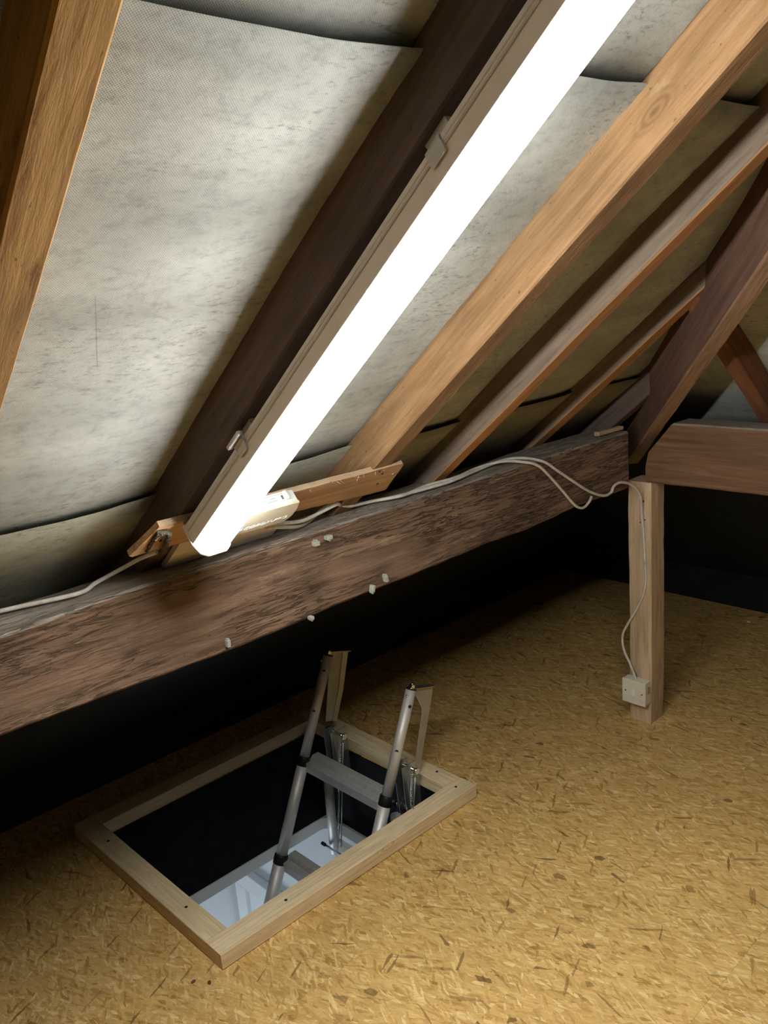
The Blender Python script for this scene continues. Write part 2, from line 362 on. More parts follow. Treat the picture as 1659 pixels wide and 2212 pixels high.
def beam(name, p0, p1, wdir, w_, h_, m, amp=.0015, seg=.04, bev=.003, parent=None, wane=None, seed=0, end0=None, end1=None):
    """solid timber, local X along its length, rough sawn surface, worn edges"""
    p0, p1 = V(p0), V(p1); lx = (p1 - p0).normalized(); ly = V(wdir); ly = (ly - lx * ly.dot(lx)).normalized(); lz = lx.cross(ly)
    L = (p1 - p0).length; n = max(2, int(L / seg)); bm = bmesh.new()
    a, c = w_ / 2, h_ / 2; prof = []
    kk = 4
    for (y0, z0, y1, z1) in ((-a + bev, -c, a - bev, -c), (a, -c + bev, a, c - bev), (a - bev, c, -a + bev, c), (-a, c - bev, -a, -c + bev)):
        for k in range(kk + 1): prof.append((y0 + (y1 - y0) * k / kk, z0 + (z1 - z0) * k / kk))
    rings = []
    for i in range(n + 1):
        x = L * i / n; ring = []
        for (y, z) in prof:
            q = V((x * 3.1 + seed, y * 9 + seed * 2, z * 9)); q2 = V((x * 16 + seed, y * 45, z * 45))
            d = mnoise.noise(q) * amp * 1.6 + mnoise.noise(q2) * amp * .7
            yy, zz = y * (1 + d / max(a, .01)), z * (1 + d / max(c, .01))
            if wane: yy, zz = wane(x, yy, zz)
            xx = x
            if end0: xx = max(xx, end0(yy, zz) + .0005 * i)
            if i == n and end1: xx = L + end1(yy, zz)
            ring.append(bm.verts.new((xx, yy, zz)))
        rings.append(ring)
    K = len(prof)
    for r0, r1 in zip(rings, rings[1:]):
        for k in range(K): bm.faces.new((r0[k], r0[(k + 1) % K], r1[(k + 1) % K], r1[k]))
    bm.faces.new(rings[0][::-1]); bm.faces.new(rings[-1])
    return bm_obj(name, bm, m, parent, frame(p0, lx, ly, lz))

# ================================================================== SETTING
# floor: dark joist space below, strand board panels on top, hole for the hatch
HX0, HX1, HY0, HY1 = .867, 1.640, 1.617, 2.262      # clear opening
WY, WX = 2.53, 3.535                                  # black eaves linings
fl_bm = bmesh.new()
for lo, hi in (((-1.9, -4.3), (HX0, WY)), ((HX1, -4.3), (WX, WY)), ((HX0, -4.3), (HX1, HY0)), ((HX0, HY1), (HX1, WY))):
    add_box(fl_bm, (lo[0], lo[1], -.30), (hi[0], hi[1], -.019))
floor = bm_obj('floor', fl_bm, M_WELLBLK); tag(floor, kind='structure')
rows = [-4.3 + .0]
ys = [.05 + .325 * k for k in range(-13, 9)]
ys = [-4.3] + [y for y in ys if -4.2 < y < WY - .05] + [WY]
def panel(x0, x1, y0, y1):
    if x1 - x0 < .02 or y1 - y0 < .02: return
    g = .00012
    o = box('floor_panel', (x0 + g, y0 + g, -.018), (x1 - g, y1 - g, random.uniform(-.0006, 0)), M_OSB, floor)
for i, (y0, y1) in enumerate(zip(ys, ys[1:])):
    off = (i * .61 + .3) % 1.22
    xs = [-1.9] + [x for x in [-1.9 + off + 1.22 * k for k in range(6)] if -1.85 < x < WX - .05] + [WX]
    for x0, x1 in zip(xs, xs[1:]):
        if y1 <= HY0 or y0 >= HY1 or x1 <= HX0 or x0 >= HX1: panel(x0, x1, y0, y1); continue
        a0, a1 = max(y0, HY0), min(y1, HY1)
        if y0 < HY0: panel(x0, x1, y0, HY0)
        if y1 > HY1: panel(x0, x1, HY1, y1)
        if x0 < HX0: panel(x0, HX0, a0, a1)
        if x1 > HX1: panel(HX1, x1, a0, a1)

# black eaves linings (knee wall + sloping sheet under the lower rafters)
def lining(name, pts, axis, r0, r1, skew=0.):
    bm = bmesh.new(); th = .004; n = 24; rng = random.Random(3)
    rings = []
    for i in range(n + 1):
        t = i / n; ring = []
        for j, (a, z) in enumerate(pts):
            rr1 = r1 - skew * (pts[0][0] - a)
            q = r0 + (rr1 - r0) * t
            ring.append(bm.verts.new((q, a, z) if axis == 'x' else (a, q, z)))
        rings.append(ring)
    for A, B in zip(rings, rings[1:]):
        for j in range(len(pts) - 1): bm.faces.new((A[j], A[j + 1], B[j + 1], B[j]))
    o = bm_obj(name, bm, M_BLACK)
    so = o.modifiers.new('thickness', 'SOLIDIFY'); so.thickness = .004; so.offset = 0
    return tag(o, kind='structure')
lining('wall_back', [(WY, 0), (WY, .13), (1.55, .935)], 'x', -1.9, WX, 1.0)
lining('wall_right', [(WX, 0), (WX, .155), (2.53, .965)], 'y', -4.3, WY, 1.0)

# felt: three lapped sheets on the side slope, end slope, far side slope
def felt_sheet(name, d0, d1, top_in, parent, slope='side', seed=0, fm=None):
    bm = bmesh.new(); uvl = bm.loops.layers.uv.new('UVMap')
    nu, nv = 150, 16; grid = []; us = {}
    xs0, xs1 = -1.9, 3.62
    for j in range(nv + 1):
        d = d0 + (d1 - d0) * j / nv; row = []
        for i in range(nu + 1):
            t = i / nu
            if slope == 'side':
                y = (1.80 * s_) + d * c_; hi = min(3.62, y + 1.075); lo = xs0
            elif slope == 'end':
                x = (2.453 * s_) + d * c_; hi = min(2.62, x - 1.0); lo = max(-4.4, -.8 - x)
            else:
                x = 0; hi = max(-1.9, min(3.62, d * c_ + .235)); lo = xs0
            u = lo + (hi - lo) * t
            edge = 1 - j / nv
            sag = -.0005 - top_in * edge ** 4
            wv = mnoise.noise(V((u * 5 + seed, d * 3, seed))) * .0045 + mnoise.noise(V((u * 14, d * 9 + seed, 2))) * .0016
            wv += -.010 * top_in / .012 * max(0, mnoise.noise(V((u * 2.3 + seed * 3, 7, 1)))) * edge ** 3 if top_in else 0
            belly = -.010 * math.sin(math.pi * ((u - .335) / .435 % 1)) if slope == 'side' else -.004
            n_ = sag + wv + belly
            if slope == 'side': p = P(u, 1.80 + n_, d)
            elif slope == 'end': p = P2(u, 2.453 + n_, d)
            else:
                q = P(u, 1.80, -.9 / c_ - 1.80 * s_ / c_ + d); p = V((q.x, -1.8 - q.y, q.z))
            v = bm.verts.new(p); us[v] = (u, d); row.append(v)
        grid.append(row)
    for A, B in zip(grid, grid[1:]):
        for i in range(nu):
            try: f = bm.faces.new((A[i], A[i + 1], B[i + 1], B[i]))
            except ValueError: continue
            for l in f.loops: l[uvl].uv = us[l.vert]
    bmesh.ops.recalc_face_normals(bm, faces=bm.faces)
    me = bpy.data.meshes.new(name); bm.to_mesh(me); bm.free()
    o = link(name, me, fm or M_FELT, parent, smooth=True)
    so = o.modifiers.new('thickness', 'SOLIDIFY'); so.thickness = .0015; so.offset = 0
    return o
ceil = bm = None
bm = bmesh.new(); add_box(bm, (-1.95, -.93, 3.02), (.16, -.87, 3.06)); add_box(bm, (-1.95, -.915, 2.9), (.13, -.885, 3.02))
ceil = bm_obj('ceiling', bm, W_RAFT_D); tag(ceil, kind='structure')
d_of_y = lambda y: (y - 1.80 * s_) / c_
felt_sheet('felt_sheet', d_of_y(-.9), d_of_y(.722), 0, ceil, seed=1)
felt_sheet('felt_sheet', d_of_y(.703), d_of_y(1.425), .012, ceil, seed=4)
felt_sheet('felt_sheet', d_of_y(1.402), d_of_y(2.6), .012, ceil, seed=8, fm=M_FELT_D)
d2_of_x = lambda x: (x - 2.453 * s_) / c_
felt_sheet('felt_sheet', d2_of_x(.1), d2_of_x(1.99), 0, ceil, 'end', 11)
felt_sheet('felt_sheet', d2_of_x(1.97), d2_of_x(2.72), .012, ceil, 'end', 14)
felt_sheet('felt_sheet', d2_of_x(2.70), d2_of_x(3.6), .012, ceil, 'end', 17)
felt_sheet('felt_sheet', 0, 4.6, 0, ceil, 'far', 20)
# gable behind the camera
bm = bmesh.new()
gv = [bm.verts.new(q) for q in ((-1.9, -4.4, -.02), (-1.9, 2.6, -.02), (-1.9, 2.6, .22), (-1.9, -.9, 3.06), (-1.9, -4.4, .22))]
f = bm.faces.new(gv); r = bmesh.ops.extrude_face_region(bm, geom=[f])
for v in [g for g in r['geom'] if isinstance(g, bmesh.types.BMVert)]: v.co.x -= .06
tag(bm_obj('wall_left', bm, W_RAFT_D), kind='structure')

# ================================================================== ROOF TIMBERS
# rafters on the side slope
RD = .082
def rafter(x, wd, m, label, d0, d1, n_u=1.72, seed=0, cat='rafter', group=None, drift=0.):
    nc = (n_u + 1.797) / 2
    o = beam('rafter', P(x + wd / 2 - drift * d0, nc, d0), P(x + wd / 2 - drift * d1, nc, d1), (1, 0, 0), wd, 1.797 - n_u, m, amp=.0012, seed=seed)
    return tag(o, label, cat, group)
TOP = -2.45; BOT = 1.72
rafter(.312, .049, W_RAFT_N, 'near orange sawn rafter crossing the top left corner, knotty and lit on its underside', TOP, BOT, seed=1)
rafter(.739, .062, W_RAFT_D, 'dark brown rafter with shade in its colour that carries the lit strip lamp', TOP, BOT, seed=2, drift=.012)
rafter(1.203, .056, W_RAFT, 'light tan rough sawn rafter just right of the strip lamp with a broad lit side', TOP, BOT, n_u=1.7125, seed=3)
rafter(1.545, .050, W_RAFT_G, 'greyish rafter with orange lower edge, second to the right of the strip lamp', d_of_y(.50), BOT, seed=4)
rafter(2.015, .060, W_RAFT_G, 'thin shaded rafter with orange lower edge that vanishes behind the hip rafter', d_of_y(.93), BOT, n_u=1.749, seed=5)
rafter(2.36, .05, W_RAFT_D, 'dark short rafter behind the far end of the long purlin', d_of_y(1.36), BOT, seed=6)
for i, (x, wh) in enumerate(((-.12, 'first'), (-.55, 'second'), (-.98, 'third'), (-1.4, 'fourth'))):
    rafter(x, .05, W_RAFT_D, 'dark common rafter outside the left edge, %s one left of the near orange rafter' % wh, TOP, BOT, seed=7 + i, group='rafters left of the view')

# hip rafter
t_ = s_ / c_
hl = V((1, 1, -t_)).normalized(); hw = V((1, -1, 0)).normalized()
def hip_pt(x, o, n_): y = x - o; return V((x, y, (n_ - s_ * y) / c_))
o_mid = 1.035; hcen = 1.7086
hip = beam('hip_rafter', hip_pt(.2, o_mid, hcen), hip_pt(2.72, o_mid, hcen), hw, .046, .176 , W_HIP, amp=.0022, seed=21, bev=.004)
for v_ in hip.data.vertices:
    q = hip.matrix_world @ v_.co
    if q.z < .836: q.z = .836; v_.co = hip.matrix_world.inverted() @ q
tag(hip, 'heavy dark brown hip rafter slanting from the post top to the right edge', 'hip rafter')

# purlin (long beam)
def p_wane(x, y, z):
    # local: y towards back, z up ; rounded waney lower front arris near both ends and slightly worn top
    b1 = .006 * mnoise.noise(V((x * 2.2, 0, 3))); 
    if z > .06 and y < 0: z -= .004 + .010 * max(0, mnoise.noise(V((x * 2.8, 5, 1))))
    if z < 0: z += .010 * mnoise.noise(V((x * 1.6, 4, 9))) + b1
    if y < 0: y += .004 * mnoise.noise(V((x * 6, z * 20, 3)))
    return y, z
PX1 = 2.355
pur = beam('purlin', (-1.88, 1.487, .908), (PX1, 1.487, .908), (0, 1, 0), .112, .186, W_PURLIN, amp=.0022, seg=.02, bev=.005, wane=p_wane, seed=31)
tag(pur, 'massive rough brown timber purlin crossing the picture under the rafters', 'purlin')
eb = beam('end_beam', (2.452, 1.395, .926), (2.452, -4.2, .926), (1, 0, 0), .106, .190, W_BEAM, amp=.002, seg=.03, bev=.005, seed=37, end0=lambda y, z: max(0., z + .010) * .85)
tag(eb, 'reddish brown horizontal beam running from the post top to the right edge', 'beam')
sk = beam('wood_offcut', (2.235, 1.462, 1.008), (2.352, 1.452, 1.008), (0, 1, 0), .02, .012, W_PLY, amp=.001, seg=.02, bev=.002, seed=3)
tag(sk, 'small splintered offcut lying on the far end of the long purlin', 'offcut')

# jack rafters on the end slope
def jack(y, m, label, d0, d1, seed, group=None):
    nc = (2.373 + 2.448) / 2
    o = beam('jack_rafter', P2(y + .025, nc, d0), P2(y + .025, nc, d1), (0, 1, 0), .05, .075, m, amp=.001, seed=seed)
    return tag(o, label, 'rafter', group)
jack(1.04, W_JACK, 'reddish brown jack rafter descending behind the beam at the right edge', d2_of_x(2.09), d2_of_x(3.5), 41)
jack(1.42, W_RAFT_D, 'dark jack rafter hidden behind the foot of the hip rafter', d2_of_x(2.52), d2_of_x(3.5), 42)
for i, (y, wh) in enumerate(((.60, 'first'), (.18, 'second'), (-.24, 'third'), (-.66, 'fourth'))):
    jack(y, W_RAFT_D, 'jack rafter past the right edge, %s one after the reddish brown jack' % wh, d2_of_x(y + 1.1), d2_of_x(3.5), 43 + i, 'jack rafters right of the view')

# post
def post_w(x, y, z):
    return y + .003 * math.sin(x * 9), z + .0025 * math.sin(x * 7 + 1)
post = beam('timber_post', (2.4365, 1.4155, 0), (2.4365, 1.4155, .831), (1, 0, 0), .085, .080, W_POST, amp=.0022, seg=.03, bev=.004, wane=post_w, seed=51)
tag(post, 'pale wooden post standing on the strand board under the beam junction', 'post')
for hx, hz in ((1.40, .77), (1.395, .71), (1.41, .70)):
    tube('nail_hole', [(2.392, hx, hz), (2.3975, hx, hz)], .0022, M_HOLE, post, 8)

# ================================================================== LAMP
lamp = empty('strip_lamp', P(.776, 1.70, .325)); tag(lamp, 'long lit white strip lamp fixed under the dark rafter', 'strip lamp')
LM = frame(P(0, 0, 0), V((1, 0, 0)), D, N * 1.0)      # local (x, d, n)
# (1,0,0) x D = (0, s, c) = N  -> right handed
D0, D1 = -1.19, .318
def ext(name, prof, d0, d1, m, parent, smooth=False, bev=0):
    bm = bmesh.new(); A = [bm.verts.new((x, d0, n_)) for x, n_ in prof]; B = [bm.verts.new((x, d1, n_)) for x, n_ in prof]
    K = len(prof)
    for k in range(K): bm.faces.new((A[k], A[(k + 1) % K], B[(k + 1) % K], B[k]))
    bm.faces.new(A[::-1]); bm.faces.new(B)
    if bev: bmesh.ops.bevel(bm, geom=list(bm.edges), offset=bev, segments=2, affect='EDGES')
    return bm_obj(name, bm, m, parent, LM)
XL, XR = .7365, .806
ext('housing', [(XL + .003, 1.699), (XL, 1.6915), (XL + .0012, 1.690), (XL + .0012, 1.687), (XL - .0005, 1.6855), (XL - .001, 1.661), (XR + .001, 1.661), (XR + .0005, 1.6855), (XR - .0012, 1.687), (XR - .0012, 1.690), (XR, 1.6915), (XR - .003, 1.699)], D0, D1, M_HOUSING, lamp)
dp = [(XL, 1.6605)] + [(XL + .0345 + .0345 * math.cos(a), 1.655 + .022 * math.sin(a)) for a in [math.pi + math.pi * k / 14 for k in range(15)]] + [(XR, 1.6605)]
dif = ext('diffuser', dp, D0 + .004, D1 - .004, M_TUBE, lamp)
ext('end_cap', [(XL - .002, 1.70), (XL - .003, 1.661), (XL + .004, 1.640), (XL + .016, 1.6315), (XR - .016, 1.6315), (XR - .004, 1.640), (XR + .003, 1.661), (XR + .002, 1.70)], D1 - .0045, D1 + .0005, M_HOUSING, lamp, bev=.0008)
ext('end_cap', [(XL - .002, 1.70), (XL - .003, 1.661), (XL + .004, 1.640), (XL + .016, 1.6315), (XR - .016, 1.6315), (XR - .004, 1.640), (XR + .003, 1.661), (XR + .002, 1.70)], D0 - .0005, D0 + .0045, M_HOUSING, lamp, bev=.0008)
for d in (-1.05, -.505, .052):
    ext('mounting_bracket', [(.757, 1.6985), (.790, 1.6985), (.790, 1.7205), (.757, 1.7205)], d - .02, d + .02, M_CLIP, lamp)
    if d > -1:
        hgt = .008 if d > 0 else .003
        c = ext('clip', [(XL - hgt, 1.694), (XL, 1.6995), (XL + .004, 1.6995), (XL + .001, 1.683), (XL - .003, 1.676), (XL - .005, 1.678), (XL - .003, 1.690)], d - .014, d + .014, M_CLIP, lamp, bev=.0006)
        if d > 0: ext('clip_hinge', [(XL - .013, 1.697), (XL - .013, 1.7035), (XL - .004, 1.7035), (XL - .004, 1.697)], d - .022, d + .022, M_CLIP, lamp, bev=.0008)
ext('bead', [(XL - .002, 1.683), (XL - .002, 1.6865), (XL + .0015, 1.6865), (XL + .0015, 1.683)], D0 + .01, D1 - .01, M_CLIP, lamp, bev=.0004)

# splintered board nailed under the rafters near the purlin
bm = bmesh.new()
out = [(.694, .314), (.80, .318), (1.293, .330), (1.300, .336), (1.322, .448), (1.316, .452), (.968, .414), (.80, .412), (.672, .410), (.664, .404)]
outl = []
for (a, bq), (c2, dq) in zip(out, out[1:] + out[:1]):
    L = math.hypot(c2 - a, dq - bq); k = max(1, int(L / .02))
    for i in range(k):
        t = i / k; outl.append((a + (c2 - a) * t + random.uniform(-.0012, .0012), bq + (dq - bq) * t + random.uniform(-.0014, .0014)))
A = [bm.verts.new((x, d, 1.7085)) for x, d in outl]; B = [bm.verts.new((x, d - .001, 1.7195)) for x, d in outl]
bm.faces.new(A); bm.faces.new(B[::-1])
for k in range(len(A)): bm.faces.new((A[k], A[(k + 1) % len(A)], B[(k + 1) % len(A)], B[k]))
brd = bm_obj('nailed_board', bm, W_PLY, None, LM)
tag(brd, 'thin splintered tan board nailed across the rafters behind the white box', 'board')
for x, d in ((1.245, .352), (1.262, .40), (1.29, .37), (1.225, .335), (.715, .372)):
    tube('nail', [LM @ V((x, d, 1.7092)), LM @ V((x, d, 1.7065))], .0028, M_HOLE if x != 1.29 else M_CLIPG, brd, 8)
for k in range(9):
    x = random.uniform(.95, 1.25); d0_ = .322 + random.uniform(0, .012)
    tube('splinter', [LM @ V((x, d0_, 1.709)), LM @ V((x + random.uniform(-.012, .012), d0_ + random.uniform(-.014, .012), 1.700))], [.0009, .0003], W_PLY, brd, 5)
pk = box('packing_piece', (.770, .4145, 1.7085), (1.030, .515, 1.7195), W_PALE, None, .001, LM)
tag(pk, 'pale flat packing piece between the lamp end and the top of the purlin', 'packing')

# white junction box on that board
jb = empty('junction_box', P(.9, 1.69, .34)); tag(jb, 'ivory plastic wiring box with embossed letters on the splintered board beside the lamp end', 'junction box')
def jprof(inset): 
    return [(.812, .302 + inset), (.955, .302 + inset), (.976, .306 + inset), (.983, .332), (.986, .360), (.975, .378 - inset), (.812, .373 - inset)]
bm = bmesh.new()
for z0, z1, ins in ((1.6835, 1.7083, .001),):
    pr = jprof(ins); A = [bm.verts.new((x, d, z0)) for x, d in pr]; B = [bm.verts.new((x, d, z1)) for x, d in pr]
    bm.faces.new(A); bm.faces.new(B[::-1])
    for k in range(len(A)): bm.faces.new((A[k], A[(k + 1) % len(A)], B[(k + 1) % len(A)], B[k]))
bmesh.ops.bevel(bm, geom=list(bm.edges), offset=.0012, segments=2, affect='EDGES')
bm_obj('body', bm, M_JBOXW, jb, LM)
bm = bmesh.new(); pr = jprof(-.0015); A = [bm.verts.new((x, d, 1.6775)) for x, d in pr]; B = [bm.verts.new((x, d, 1.684)) for x, d in pr]
bm.faces.new(A); bm.faces.new(B[::-1])
for k in range(len(A)): bm.faces.new((A[k], A[(k + 1) % len(A)], B[(k + 1) % len(A)], B[k]))
bmesh.ops.bevel(bm, geom=list(bm.edges), offset=.0015, segments=2, affect='EDGES')
lid = bm_obj('lid', bm, M_JBOX, jb, LM); tag(lid, 'ivory lid with raised letters')
def text(body, size, ex, m, parent, M, shear=0., width=None, name='lettering'):
    cu = bpy.data.curves.new(name, 'FONT'); cu.body = body; cu.size = size; cu.extrude = ex; cu.align_x = 'LEFT'; cu.shear = shear; cu.resolution_u = 3
    to = bpy.data.objects.new('tmp', cu); COL.objects.link(to)
    bpy.context.view_layer.update()
    me = bpy.data.meshes.new_from_object(to.evaluated_get(bpy.context.evaluated_depsgraph_get()))
    bpy.data.objects.remove(to)
    if width:
        xs_ = [v.co.x for v in me.vertices]; k = width / (max(xs_) - min(xs_))
        for v in me.vertices: v.co.x *= k
    return link(name, me, m, parent, M)
TM = frame(LM @ V((.838, .362, 1.6772)), V((1, 0, 0)), -D, -N)
text('WAGOBOX-PRO', .0165, .0005, M_JBOXW, lid, TM, .25, .130)
# label side (up-slope side of the body): bars and small unreadable print
LB = frame(LM @ V((.835, .3026, 1.6855)), V((1, 0, 0)), N, -D)     # x right, y outward from board, z toward camera
lab = box('label', (0, 0.001, 0), (.128, .0185, .0006), M_JBOXW, jb, 0, LB)
for y in (.0025, .0175): box('printed_line', (0, y, .0006), (.128, y + .0006, .0009), M_LABELLINE, lab, 0, LB)
for x in (.004, .1265): box('printed_line', (x, .0025, .0006), (x + .0006, .0178, .0009), M_LABELLINE, lab, 0, LB)
bm = bmesh.new(); x = .106
while x < .121:
    wd_ = random.choice((.0006, .0009, .0014)); add_box(bm, (x, .006, .0006), (x + wd_, .0145, .0010)); x += wd_ + random.choice((.0006, .001))
tag(bm_obj('barcode', bm, M_PRINT, lab, LB), 'black printed bars')
bm = bmesh.new()
for x0, x1, y in ((.080, .092, .0115), (.073, .0945, .0060), (.040, .053, .0125), (.042, .055, .0075), (.018, .027, .0125), (.020, .030, .0075)):
    x = x0
    while x < x1: add_box(bm, (x, y, .0006), (x + .0011, y + .0018, .0009)); x += .0017
bm_obj('small_print', bm, M_LABELLINE, lab, LB)
tube('latch', [LM @ V((.952, .3025, 1.6885)), LM @ V((.952, .3025, 1.7065))], .0065, M_JBOXW, jb, 14)

# ================================================================== CABLES
def cable(name, pts, r, label, cat='cable', group=None):
    o = tube(name, catmull(pts, 10), r, M_CABLE, None, 10)
    return tag(o, label, cat, group)
cable('cable', [(.40, 1.512, 1.008), (.485, 1.497, 1.0075), (.56, 1.478, 1.0065), (.605, 1.472, 1.0065), (.636, 1.488, 1.010), (.662, 1.492, 1.014), (.690, 1.478, 1.026), (.712, 1.452, 1.042), (.735, 1.425, 1.054)], .0042,
      'short off white cable rising from the purlin top at the left to the dusty cobweb')
cable('cable', [(.975, 1.405, 1.050), (1.035, 1.435, 1.033), (1.090, 1.448, 1.022), (1.135, 1.450, 1.026), (1.185, 1.440, 1.038), (1.225, 1.47, 1.020), (1.30, 1.487, 1.008), (1.385, 1.465, 1.006), (1.48, 1.455, 1.006),
      (1.575, 1.452, 1.006), (1.70, 1.470, 1.008), (1.80, 1.472, 1.012), (1.86, 1.452, 1.008), (1.915, 1.424, .990), (1.97, 1.420, .955), (2.05, 1.420, .905), (2.13, 1.421, .858), (2.20, 1.420, .830), (2.235, 1.416, .832), (2.245, 1.412, .850), (2.275, 1.408, .856), (2.32, 1.403, .842), (2.355, 1.398, .815),
      (2.376, 1.398, .782), (2.387, 1.402, .731), (2.388, 1.396, .66), (2.388, 1.392, .58), (2.388, 1.389, .517), (2.388, 1.398, .462), (2.388, 1.425, .400), (2.386, 1.455, .345), (2.385, 1.474, .300), (2.385, 1.470, .250), (2.384, 1.446, .205), (2.376, 1.420, .160)], .0042,
      'long off white cable along the purlin and down the post to the switch')
cable('cable', [(.970, 1.408, 1.045), (1.03, 1.432, 1.026), (1.085, 1.455, 1.010), (1.13, 1.475, 1.008), (1.165, 1.462, 1.03), (1.19, 1.45, 1.036), (1.24, 1.462, 1.018), (1.32, 1.474, 1.009), (1.40, 1.452, 1.008), (1.50, 1.470, 1.008),
      (1.60, 1.462, 1.008), (1.70, 1.482, 1.009), (1.78, 1.458, 1.014), (1.84, 1.428, 1.003), (1.885, 1.420, .985), (1.93, 1.420, .950), (1.99, 1.421, .895), (2.045, 1.421, .842), (2.075, 1.4205, .822), (2.10, 1.420, .818), (2.125, 1.420, .828), (2.145, 1.425, .838)], .0040,
      'off white cable on the purlin looping at its lower edge near the post')

# dusty cobweb where the left cable meets the board
bm = bmesh.new()
cp = [(.694, .330, 1.705), (.707, .326, 1.700), (.716, .338, 1.699), (.718, .360, 1.698), (.722, .380, 1.698), (.727, .397, 1.699), (.724, .408, 1.701)]
pts = catmull([LM @ V(q) for q in cp], 6)
add_tube(bm, pts, [.0048 + .0022 * mnoise.noise(V((i * .9, 3, 1))) for i in range(len(pts))], 9)
pts = catmull([LM @ V(q) for q in ((.700, .328, 1.704), (.695, .345, 1.704), (.694, .368, 1.705), (.697, .398, 1.7055))], 6)
add_tube(bm, pts, [.0036 + .0016 * mnoise.noise(V((i * .8, 9, 1))) for i in range(len(pts))], 8)
for v in bm.verts: v.co += V((mnoise.noise(v.co * 260), mnoise.noise(v.co * 310), mnoise.noise(v.co * 280))) * .0028
cw = bm_obj('cobweb', bm, M_WEB); tag(cw, 'thick brown dusty cobweb clinging to the left end of the nailed board', 'cobweb')
bm = bmesh.new(); add_box(bm, (.742, .303, 1.704), (.764, .322, 1.7085), None, .001)
cf = bm_obj('plastic_tab', bm, M_FILM, None, LM); tag(cf, 'small clear plastic tab on the board beside the lamp end', 'plastic tab')

# cable clips left in the purlin face
YF = 1.427
def cclip(x, z, up, label, wd=.010, hg=.014, rot=0.):
    M = Matrix.Translation((x, YF, z)) @ Matrix.Rotation(rot, 4, 'Y')
    e = empty('cable_clip', (x, YF, z)); tag(e, label, 'cable clip')
    bm = bmesh.new(); add_box(bm, (-wd / 2, -.009, -hg / 2), (wd / 2, .005, hg / 2), M, .0022)
    bm_obj('saddle', bm, M_CLIPG, e)
    bm = bmesh.new(); add_tube(bm, [M @ V((0, .004, hg * .5 * up)), M @ V((0, -.0065, hg * .62 * up))], .0026, 8)
    bm_obj('nail', bm, M_CLIPG, e)
cclip(1.104, .972, 1, 'grey cable clip on the upper face of the purlin, left one of the pair', .014, .011)
cclip(1.140, .976, -1, 'rounded grey cable clip on the upper face of the purlin, right one of the pair', .015, .010)
cclip(1.297, .835, 1, 'grey cable clip near the lower purlin edge, upper right one of the close pair', .008, .017, -.2)
cclip(1.253, .824, -1, 'grey cable clip near the lower purlin edge, lower left one of the close pair', .008, .017, .25)
cclip(1.070, .8125, -1, 'cable clip hanging at the very bottom edge of the purlin above the ladder', .010, .008)
cclip(.857, .829, 1, 'single grey cable clip low on the left part of the purlin', .008, .015, .1)

# ================================================================== SWITCH
sw = empty('light_switch', (2.372, 1.42, .12)); tag(sw, 'white square surface light switch at the foot of the pale post', 'light switch')
SY0, SY1, SZ0, SZ1 = 1.3745, 1.4605, .078, .163
box('back_box', (2.3635, SY0 + .0015, SZ0 + .0015), (2.3935, SY1 - .0015, SZ1 - .0015), M_SWITCH, sw, .002)
fp = box('face_plate', (2.3565, SY0, SZ0), (2.3632, SY1, SZ1), M_SWITCH, sw, .0022)
cy, cz = (SY0 + SY1) / 2, (SZ0 + SZ1) / 2
bm = bmesh.new(); add_box(bm, (2.3535, cy - .0055, cz - .0125), (2.358, cy + .0055, cz + .0125), None, .0012)
for v in bm.verts:
    if v.co.x < 2.355: v.co.x += .0016 * (v.co.z - cz) / .0125
tag(bm_obj('rocker', bm, M_ROCKER, fp), 'small cream rocker')
for yy in (cy - .0302, cy + .0302):
    tube('screw', [(2.3572, yy, cz), (2.3560, yy, cz)], .0026, M_HOLE, fp, 12)
box('knockout', (2.374, SY0 + .0005, .118), (2.384, SY0 + .003, .144), plain('yellowed_knockout', (.38, .33, .13), .6), sw, .0008)

# ================================================================== HATCH FRAME
FZ = .043
X0, X1, Y0, Y1 = .806, 1.704, 1.552, 2.325
fr = empty('loft_hatch', (X0, Y0, 0)); tag(fr, 'new pine frame of four battens around the loft hatch opening', 'hatch')
def batten(p0, p1, wdir, wd, seed):
    return beam('batten', p0, p1, wdir, wd, FZ - .001, W_NEW, amp=.0004, seg=.05, bev=.0018, parent=fr, seed=seed)
zc = FZ / 2
b1 = batten((X0, (Y0 + HY0) / 2, zc), (X1, (Y0 + HY0) / 2, zc), (0, 1, 0), HY0 - Y0, 1)                # front long
b2 = batten(((X0 + HX0) / 2, HY0 + .0008, zc), ((X0 + HX0) / 2, Y1, zc), (1, 0, 0), HX0 - X0, 2)          # left short
b3 = batten((X1 - .031, HY0 + .0008, zc), (X1 - .031 + .012, Y1, zc), (1, 0, 0), .064, 3)      # right short
b4 = batten((HX0 + .001, (Y1 + HY1) / 2, zc), (X1 - .052, (Y1 + HY1) / 2 + .004, zc), (0, 1, 0), Y1 - HY1, 4)   # back long
for (x, y, p) in ((1.02, 1.585, b1), (1.658, 1.590, b1), (.840, 1.757, b2), (1.683, 1.69, b3), (.838, 2.17, b2), (1.50, 1.612, b1)):
    tube('screw_hole', [(x, y, FZ - .004), (x, y, FZ + .0002)], .0042 if (x, y) != (1.50, 1.612) else .002, M_HOLE, p, 12)

